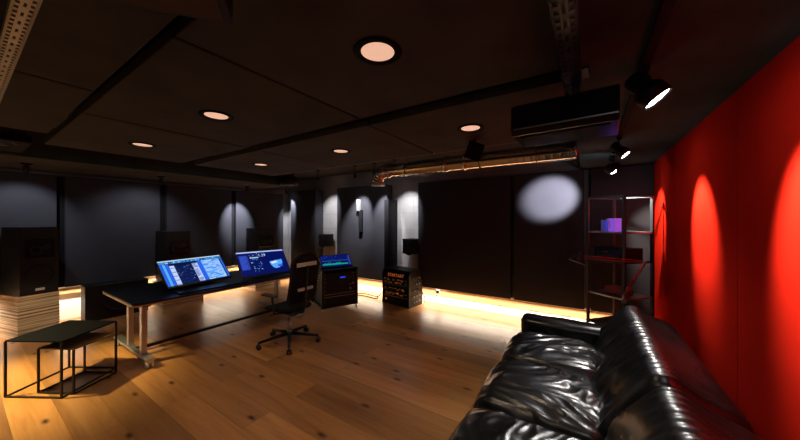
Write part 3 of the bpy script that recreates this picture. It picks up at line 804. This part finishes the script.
for i in range(9): MB().cyl((-d/2+.1+i*.035, -w/2+.002, .2+.055*i), (-d/2+.12+i*.035, -w/2-.018, .21+.055*i), .011, 10).build('patch_plug', M['steel'], t)
ts = thing('touch_screen', 'blue and green lit touch screen tilted on top of the equipment rack', 'screen', (-4.08, 3.98, .7605), math.atan2(-.42, 1.0))
mt = Matrix.Translation((.16, 0, .015)) @ Matrix.Rotation(math.radians(90), 4, 'Z') @ Matrix.Rotation(math.radians(52), 4, 'X')
MB().bb((-.3, 0, -.03), (.3, .27, 0), mtx=mt).build('screen_casing', M['gloss'], ts, bevel=.003)
MB().bb((-.15, -.2, 0), (.05, .2, .012)).bb((-.06, -.03, .0), (-.02, .03, .17)).build('screen_stand', M['blackm'], ts)
m = MB(); z = .0012; W = .58; H = .25; m2 = mt @ Matrix.Translation((-.29, .01, 0))
q(m, m2, 0, 0, W, H, 0, .0006)
for i in range(44):
    x = W*(.04+i*.02); hh = H*(.18+.16*abs(noise.noise(Vector((i*.45, 3.1, 0))))*2.4)
    if x < W*.9: q(m, m2, x, H*.16, x+W*.013, hh+H*.05, 1, z)
for i in range(30):
    x = W*random.uniform(.03, .93); y = H*random.uniform(.55, .95); q(m, m2, x, y, x+W*.015, y+H*.03, random.choice([2,2,3]), z)
for i in range(24):
    x = W*(.04+.037*i); q(m, m2, x, H*.5, x+W*.02, H*.52, 3, z)
q(m, m2, W*.93, H*.1, W*.99, H*.9, 2, z); q(m, m2, 0, 0, W, H*.07, 4, z)
m.build('screen', [M['scrblue'], M['scrgreen'], M['scrviolet'], M['scrsky'], M['scrdark']], ts)

# ------------------------------------------------------------ lettered rack
t = thing('lettered_rack', 'black gear rack with orange lettering against the far wall', 'rack', (-3.14, 4.66, 0), math.atan2(-.09, .69))
w = .69; d = .42
m = MB()
prof = [(0, 0), (0, .60), (.05, .68), (d, .70), (d, 0)]
for sx in (-w/2, w/2-.02):
    k = len(prof); vs = [(x, y, z) for x in (sx, sx+.02) for (y, z) in prof]
    m.add(vs, [tuple(range(k)), tuple(range(2*k-1, k-1, -1))]+[(i, k+i, k+(i+1) % k, (i+1) % k) for i in range(k)])
m.bb((-w/2+.02, .02, .0), (w/2-.02, d, .04)); m.bb((-w/2+.02, .05, .66), (w/2-.02, d, .685)); m.bb((-w/2+.02, d-.015, .04), (w/2-.02, d, .66))
m.build('cabinet', M['blackp'], t, bevel=.003)
MB().box((0,.03,.575), (w-.04,.02,.16), rot=(-.12,0,0)).build('header_panel', M['black'], t)
text_mesh('STARTART', .085, Matrix.Translation((0,.0155,.575)) @ Matrix.Rotation(PI/2-.12, 4, 'X'), M['orange'], 'lettering', t)
z = .05
for k, uh in enumerate((.09, .05, .09, .09, .045, .045, .075)):
    u = MB().bb((-w/2+.025, .015, z), (w/2-.025, d-.05, z+uh-.005)).build('rack_unit', M['blackp'], t, bevel=.002)
    det = MB()
    if k in (1, 4): det.bb((-w/2+.05, .011, z+uh*.45), (w/2-.05, .015, z+uh*.6), 1)
    if k in (2, 3, 5, 6):
        for i in range(14):
            x = -w/2+.07+i*.042
            if random.random() < .75: det.cyl((x, .015, z+uh*.5), (x, .0, z+uh*.5), random.choice([.008,.011,.014]), 12, random.choice([0,0,1,2]))
        for i in range(6):
            x = random.uniform(-w/2+.06, w/2-.1); det.bb((x, .012, z+uh*.15), (x+.03, .015, z+uh*.25), random.choice([0,2]))
    if k == 0: det.cyl((-w/2+.1, .015, z+uh*.5), (-w/2+.1, .002, z+uh*.5), .018, 16, 2)
    if det.v: det.build('controls', [M['steel'], M['dimwhite'], M['orange']], u)
    z += uh
for i in range(5):
    for j in range(3): MB().cyl((w/2, .12+j*.09, .1+i*.11), (w/2+.03, .12+j*.09, .1+i*.11), .012, 10).build('side_plug', M['steel'], t)

def cable(pts, r, label, m='black', group='loose cables', name='cable'):
    P = [Vector(p) for p in pts]; out = []
    for i in range(len(P)-1):
        p0 = P[max(i-1,0)]; p1 = P[i]; p2 = P[i+1]; p3 = P[min(i+2, len(P)-1)]
        for k in range(8):
            s = k/8; out.append(.5*((2*p1)+(p2-p0)*s+(2*p0-5*p1+4*p2-p3)*s*s+(3*p1-3*p2+p3-p0)*s**3))
    out.append(P[-1])
    return tag(MB().tube(out, r, 8).build(name, M[m]), label, 'cable', group)
cable([(-3.62, 4.75, .1), (-3.7, 4.8, .02), (-4.0, 4.85, .012), (-4.3, 4.8, .012), (-4.45, 4.5, .012)], .009, 'thick black cable on the floor between the two racks')
cable([(-3.62, 4.85, .14), (-3.8, 4.95, .014), (-4.2, 5.0, .012), (-4.6, 4.75, .012), (-4.6, 4.4, .1)], .009, 'second black cable on the floor behind the one between the racks')
cable([(-2.76, 4.75, .42), (-2.66, 4.85, .3), (-2.62, 4.9, .12), (-2.68, 4.95, .02), (-2.72, 5.05, .015)], .006, 'black cable drooping from the side of the lettered rack to the floor')
cable([(-2.76, 4.85, .35), (-2.6, 5.0, .12), (-2.5, 5.08, .14), (-2.45, 5.1, .26)], .005, 'thin black cable looping from the lettered rack to the wall socket')
t = thing('wall_socket', 'small dark wall socket on the wooden board right of the lettered rack', 'socket', (-2.45, 5.12, .23))
MB().bb((-.04, -.012, 0), (.04, 0, .07)).build('socket_plate', M['dimwhite'], t, bevel=.003)
MB().cyl((0,-.012,.035), (0,-.035,.035), .016, 14).build('plug', M['black'], t)

# ------------------------------------------------------------ nesting tables
def nest(name, A, u, v, h, label, top, r=.008):
    A = Vector((A[0], A[1], 0)); u = Vector((u[0], u[1], 0)); v = Vector((v[0], v[1], 0))
    t = thing(name, label, 'side table', (A+(u+v)/2), 0, 'nesting side tables')
    P = [-(u+v)/2, (u-v)/2, (u+v)/2, (v-u)/2]
    Z = Vector((0,0,1))
    m = MB(); m.add([p+Z*(h-.012) for p in P]+[p+Z*h for p in P], [(3,2,1,0),(4,5,6,7)]+[(i,(i+1)%4,4+(i+1)%4,4+i) for i in range(4)])
    m.build('tabletop', top, t, bevel=.001)
    for i in range(4):
        MB().bar(P[i]*.985+Z*r, P[i]*.985+Z*(h-.012), r*1.8, r*1.8, up=(u.normalized())).build('leg', M['blackm'], t)
    for i in (0, 2):
        a, b = P[i]*.985, P[(i+1) % 4]*.985
        MB().bar(a+Z*r, b+Z*r, r*1.8, r*1.8).build('floor_rail', M['blackm'], t)
    for i in (1,3):
        a, b = P[i]*.985, P[(i+1) % 4]*.985
        MB().bar(a+Z*r, b+Z*r, r*1.8, r*1.8).build('floor_rail', M['blackm'], t)
nest('nesting_table', (-4.55, .265), (.47, .285), (-.33, .45), .53, 'taller black metal side table with a thin square top, on the left', mat('black_table_top', (.003, .003, .005), .6, spec=.05))
nest('nesting_table', (-4.40, .445), (.32, .18), (-.19, .34), .434, 'lower black side table with a brown glossy top, nested under the taller one', mat('brown_table_top', (.12, .06, .02), .35))

# ------------------------------------------------------------ sofa
t = thing('leather_sofa', 'wrinkled glossy black leather sofa in front of the red wall', 'sofa', (0, 2.2, 0))
def wr(p, seed, amp, ang, fr=11.):
    c, s = math.cos(ang), math.sin(ang)
    w = noise.noise(Vector((p.x*2.2+seed, p.y*2.2, p.z*2.2)))*.16
    a = (p.x*c + p.y*s + w); b = (-p.x*s + p.y*c + w*.7)
    n1 = noise.noise(Vector((a*2.0+seed, b*fr, p.z*3)))
    n2 = noise.noise(Vector((a*4.5+seed*2, b*fr*2.3, p.z*5)))
    n3 = noise.noise(Vector((a*2.5+seed*3, b*3.0, seed)))
    return amp*((1-abs(n1)*3.2)*.9 + (1-abs(n2)*3)*.35 + n3*1.1)
def seat_cushion(y0, y1, seed):
    yc = (y0+y1)/2; hy = (y1-y0)/2-.004
    def fn(u, p, nr):
        p = p.copy(); k = max(0, 1-u.y**4)*max(0,1-max(0,u.x-.1)**3)
        topw = max(0, u.z)
        p.z += .035*(1-u.y**2)*(1-.5*u.x*u.x)*topw
        p.x -= .03*(1-u.y**2)*max(0, -u.x)
        ed = min(1, (1-abs(u.y))*6)
        p += nr*wr(p+Vector((0,yc,0)), seed, .0115, -.45-.3*u.y)*ed*(.45+.55*topw)
        return p
    vs, fs = rbox((-.27, yc-2.2, .335), (.38, hy, .135), (.13,.07,.11), 90, fn)
    MB().add(vs, fs, 0, True).build('seat_cushion', M['leather'], t)
seat_cushion(2.63, 3.37, 1.3); seat_cushion(1.87, 2.63, 5.1); seat_cushion(1.11, 1.87, 9.7)
# backrest: swept profile (x, z) closed, along Y with rounded ends
def back_section(y0, y1, seed):
    prof = [(.02,.38),(.045,.46),(.09,.56),(.145,.66),(.20,.745),(.245,.80),(.28,.835),(.32,.85),(.365,.845),(.41,.82),(.46,.79),(.52,.765),(.58,.745),(.625,.71),(.645,.64),(.65,.5),(.65,.3),(.65,.12)]
    # resample
    pr = []
    for i in range(len(prof)-1):
        for k in range(4):
            s = k/4; p0 = prof[max(i-1,0)]; p1 = prof[i]; p2 = prof[i+1]; p3 = prof[min(i+2,len(prof)-1)]
            pr.append([.5*((2*p1[j])+(p2[j]-p0[j])*s+(2*p0[j]-5*p1[j]+4*p2[j]-p3[j])*s*s+(3*p1[j]-3*p2[j]+p3[j]-p0[j])*s**3) for j in (0,1)])
    pr.append(list(prof[-1]))
    N = 110; vs = []; K = len(pr); hy = (y1-y0)/2; yc = (y0+y1)/2
    for i in range(N+1):
        u = -1+2*i/N; y = yc+hy*u
        e = min(1, (1-abs(u))*hy/.075); e = math.sqrt(max(0, 1-(1-e)**2))
        shr = .80+.20*e
        for k, (x, z) in enumerate(pr):
            f = k/(K-1)
            px = .36+(x-.36)*(shr*.96+.04); pz = .12+(z-.12)*(.88+.12*e)
            a = pr[max(k-1,0)]; b = pr[min(k+1,K-1)]
            tx, tz = b[0]-a[0], b[1]-a[1]; L = math.hypot(tx, tz) or 1
            nx, nz = -tz/L, tx/L
            rib = .0035*math.sin(y*95+3*noise.noise(Vector((y*3, seed, 0))))*max(0, 1-abs(f-.45)*4)
            wv = wr(Vector((x*1.0, y, z)), seed, .014, .15+.5*u, 9.)*(max(0, 1-f*1.9)) * e + rib*e + .006*noise.noise(Vector((x*5, y*4, seed)))*e
            vs.append(Vector((px+nx*wv, y-2.2, pz+nz*wv)))
    fs = [(i*K+k, i*K+k+1, (i+1)*K+k+1, (i+1)*K+k) for i in range(N) for k in range(K-1)]
    fs += [tuple(range(K))[::-1], tuple(N*K+k for k in range(K))]
    fs += [(i*K, (i+1)*K, (i+1)*K+K-1, i*K+K-1) for i in range(N)]
    m = MB(); m.add(vs, fs, 0, True)
    o = m.build('back_cushion', M['leather'], t)
    for p in list(o.data.polygons)[-N-2:]: p.use_smooth = False
back_section(1.93, 3.52, 2.2); back_section(.86, 1.92, 6.4)
def armfn(seed):
    def fn(u, p, nr):
        p = p.copy(); p += nr*.006*noise.noise(Vector((p.x*6, p.y*6+seed, p.z*6))); return p
    return fn
for yy in (3.52, .96):
    vs, fs = rbox((-.17, yy-2.2, .32), (.47, .13, .275), (.07,.1,.07), 26, armfn(yy))
    MB().add(vs, fs, 0, True).build('armrest', M['leather'], t)
vs, fs = rbox((-.02, 2.24-2.2, .145), (.60, 1.36, .11), (.03,.03,.03), 16)
MB().add(vs, fs, 0, True).build('base', M['leather'], t)
for sx in (-.52, .5):
    for sy in (-1.2, 1.28): MB().cyl((sx, sy, 0), (sx, sy, .06), .02, 14).build('foot', M['blackm'], t)

# ------------------------------------------------------------ open shelf in the corner
P0 = Vector((.337, 4.2, 0)); PA = Vector((-.01, 4.48, 0)); PB = Vector((.63, 4.54, 0)); PC = PA+PB-P0
cen = (P0+PC)/2
t = thing('metal_shelf', 'open black metal shelf standing in the corner beside the red wall', 'shelf', cen)
Z = Vector((0,0,1))
for p in (P0, PA, PB, PC): MB().bar(p-cen, p-cen+Z*1.94, .028, .028, up=(P0-PA).normalized()).build('post', M['shelfmetal'], t)
for z in (.36, .73, 1.15, 1.50, 1.93):
    m = MB()
    for a, b in ((P0,PA),(P0,PB),(PA,PC),(PB,PC)): m.bar(a-cen+Z*z, b-cen+Z*z, .018, .02)
    if z < 1.9:
        q4 = [P0-cen, PB-cen, PC-cen, PA-cen]
        m.add([p*.97+Z*(z-.004) for p in q4]+[p*.97+Z*(z+.008) for p in q4], [(3,2,1,0),(4,5,6,7)]+[(i,(i+1)%4,4+(i+1)%4,4+i) for i in range(4)])
    m.build('shelf_board' if z < 1.9 else 'top_frame', M['steel'] if z in (.73, 1.5) else M['shelfmetal'], t)
sa = math.atan2((PA-P0).y, (PA-P0).x)   # shelf angle
def on_shelf(z): return z+.0101
t = thing('glowing_cube', 'small glass display box glowing purple on the upper shelf', 'lamp', (.245, 4.48, on_shelf(1.50)), sa+PI)
MB().bb((-.01, -.06, 0), (.07, .06, .16)).build('purple_block', M['purple'], t, bevel=.004)
MB().bb((-.11, -.05, 0), (-.05, .05, .14)).build('blue_block', M['bluegl'], t, bevel=.004)
MB().tube([(-.02+.05*math.cos(a), -.085, .085+.07*math.sin(a)) for a in [-PI/2+PI*k/10 for k in range(11)]], .004, 6).build('metal_arc', M['steel'], t)
t = thing('amplifier', 'black amplifier box with small lamps on the middle shelf', 'amplifier', (.30, 4.50, on_shelf(1.15)), sa+PI)
MB().bb((-.19, -.15, .01), (.19, .15, .15)).build('casing', M['blackp'], t, bevel=.004)
MB().bb((-.18, -.156, .02), (.18, -.15, .14)).build('front_panel', M['gloss'], t)
MB().cyl((-.02,-.156,.1), (-.02,-.17,.1), .012, 14).cyl((-.06,-.156,.1), (-.06,-.165,.1), .007, 14).build('knob', M['copper'], t)
for sx in (-.16, .16):
    for sy in (-.12, .12): MB().cyl((sx,sy,0), (sx,sy,.012), .012, 10).build('foot', M['rubber'], t)
vs, fs = rbox((0,0,.055), (.13,.09,.055), (.06,.05,.045), 14, lambda u, p, nr: p+nr*.008*noise.noise(p*14))
o = MB().add(vs, fs, 0, True).build('cushion_roll', M['pinkcloth']); o.location = (.3, 4.42, on_shelf(.73)); o.rotation_euler = (0,0,sa)
tag(o, 'dusky red soft bundle lying on the lower shelf', 'bundle')
# swing arm lamp clamped to shelf
import_pts = None
lb = Vector((.335, 4.17, .73))
t = thing('desk_lamp', 'red swing arm lamp clamped to the shelf with a black shade', 'lamp', lb)
elbow = Vector((.52, 4.16, 1.187)) - lb
head = Vector((-.06, 4.11, 1.21)) - lb
mid = elbow*.0
MB().box((0,-.0,.0), (.04,.05,.05)).cyl((0,0,.02), (0,0,.06), .012, 12).build('clamp', M['steel'], t)
b0 = Vector((0,0,.05)); side = Vector((0,1,0))
for s_ in (-.012, .012):
    MB().cyl(b0+side*s_+Vector((s_,0,0)), elbow+side*s_+Vector((s_,0,0)), .0055, 8).build('lower_arm', M['redmetal'], t)
for s_ in (-.012, .012):
    MB().cyl(elbow+Z*s_, head+Z*s_, .005, 8).build('upper_arm', M['redmetal'], t)
MB().cyl(elbow-side*.02, elbow+side*.02, .018, 14).box(elbow+Vector((-.04,0,.01)), (.1,.015,.012)).build('elbow_joint', M['steel'], t)
hd = head; ax = Vector((-.35,-.12,-1)).normalized()
MB().lathe(hd+Vector((-.03,0,.02)), ax, [(0,-.03),(.025,-.03),(.03,0),(.05,.03),(.085,.075),(.09,.095),(.086,.095),(.05,.05),(0,.04)], 28).build('shade', M['blackp'], t)
MB().lathe(hd+Vector((-.03,0,.02)), ax, [(.0895,.088),(.092,.096),(.088,.098)], 28).build('lit_rim', M['white'], t)  # white ring stands in for the lit edge of the shade

# ------------------------------------------------------------ camera, world, colour
cam = bpy.data.cameras.new('camera'); co = bpy.data.objects.new('camera', cam); C.objects.link(co)
cam.sensor_width = 36; cam.lens = 291/800*36; cam.clip_start = .02
co.location = (0, 0, 1.65); co.rotation_euler = (PI/2, 0, math.radians(33))
S.camera = co
w = bpy.data.worlds.new('world'); S.world = w; w.use_nodes = True
w.node_tree.nodes['Background'].inputs[0].default_value = (.02, .022, .03, 1)
w.node_tree.nodes['Background'].inputs[1].default_value = .3
S.view_settings.view_transform = 'Standard'; S.view_settings.look = 'None'
S.view_settings.gamma = 1; S.view_settings.exposure = 0; S.view_settings.use_curve_mapping = False
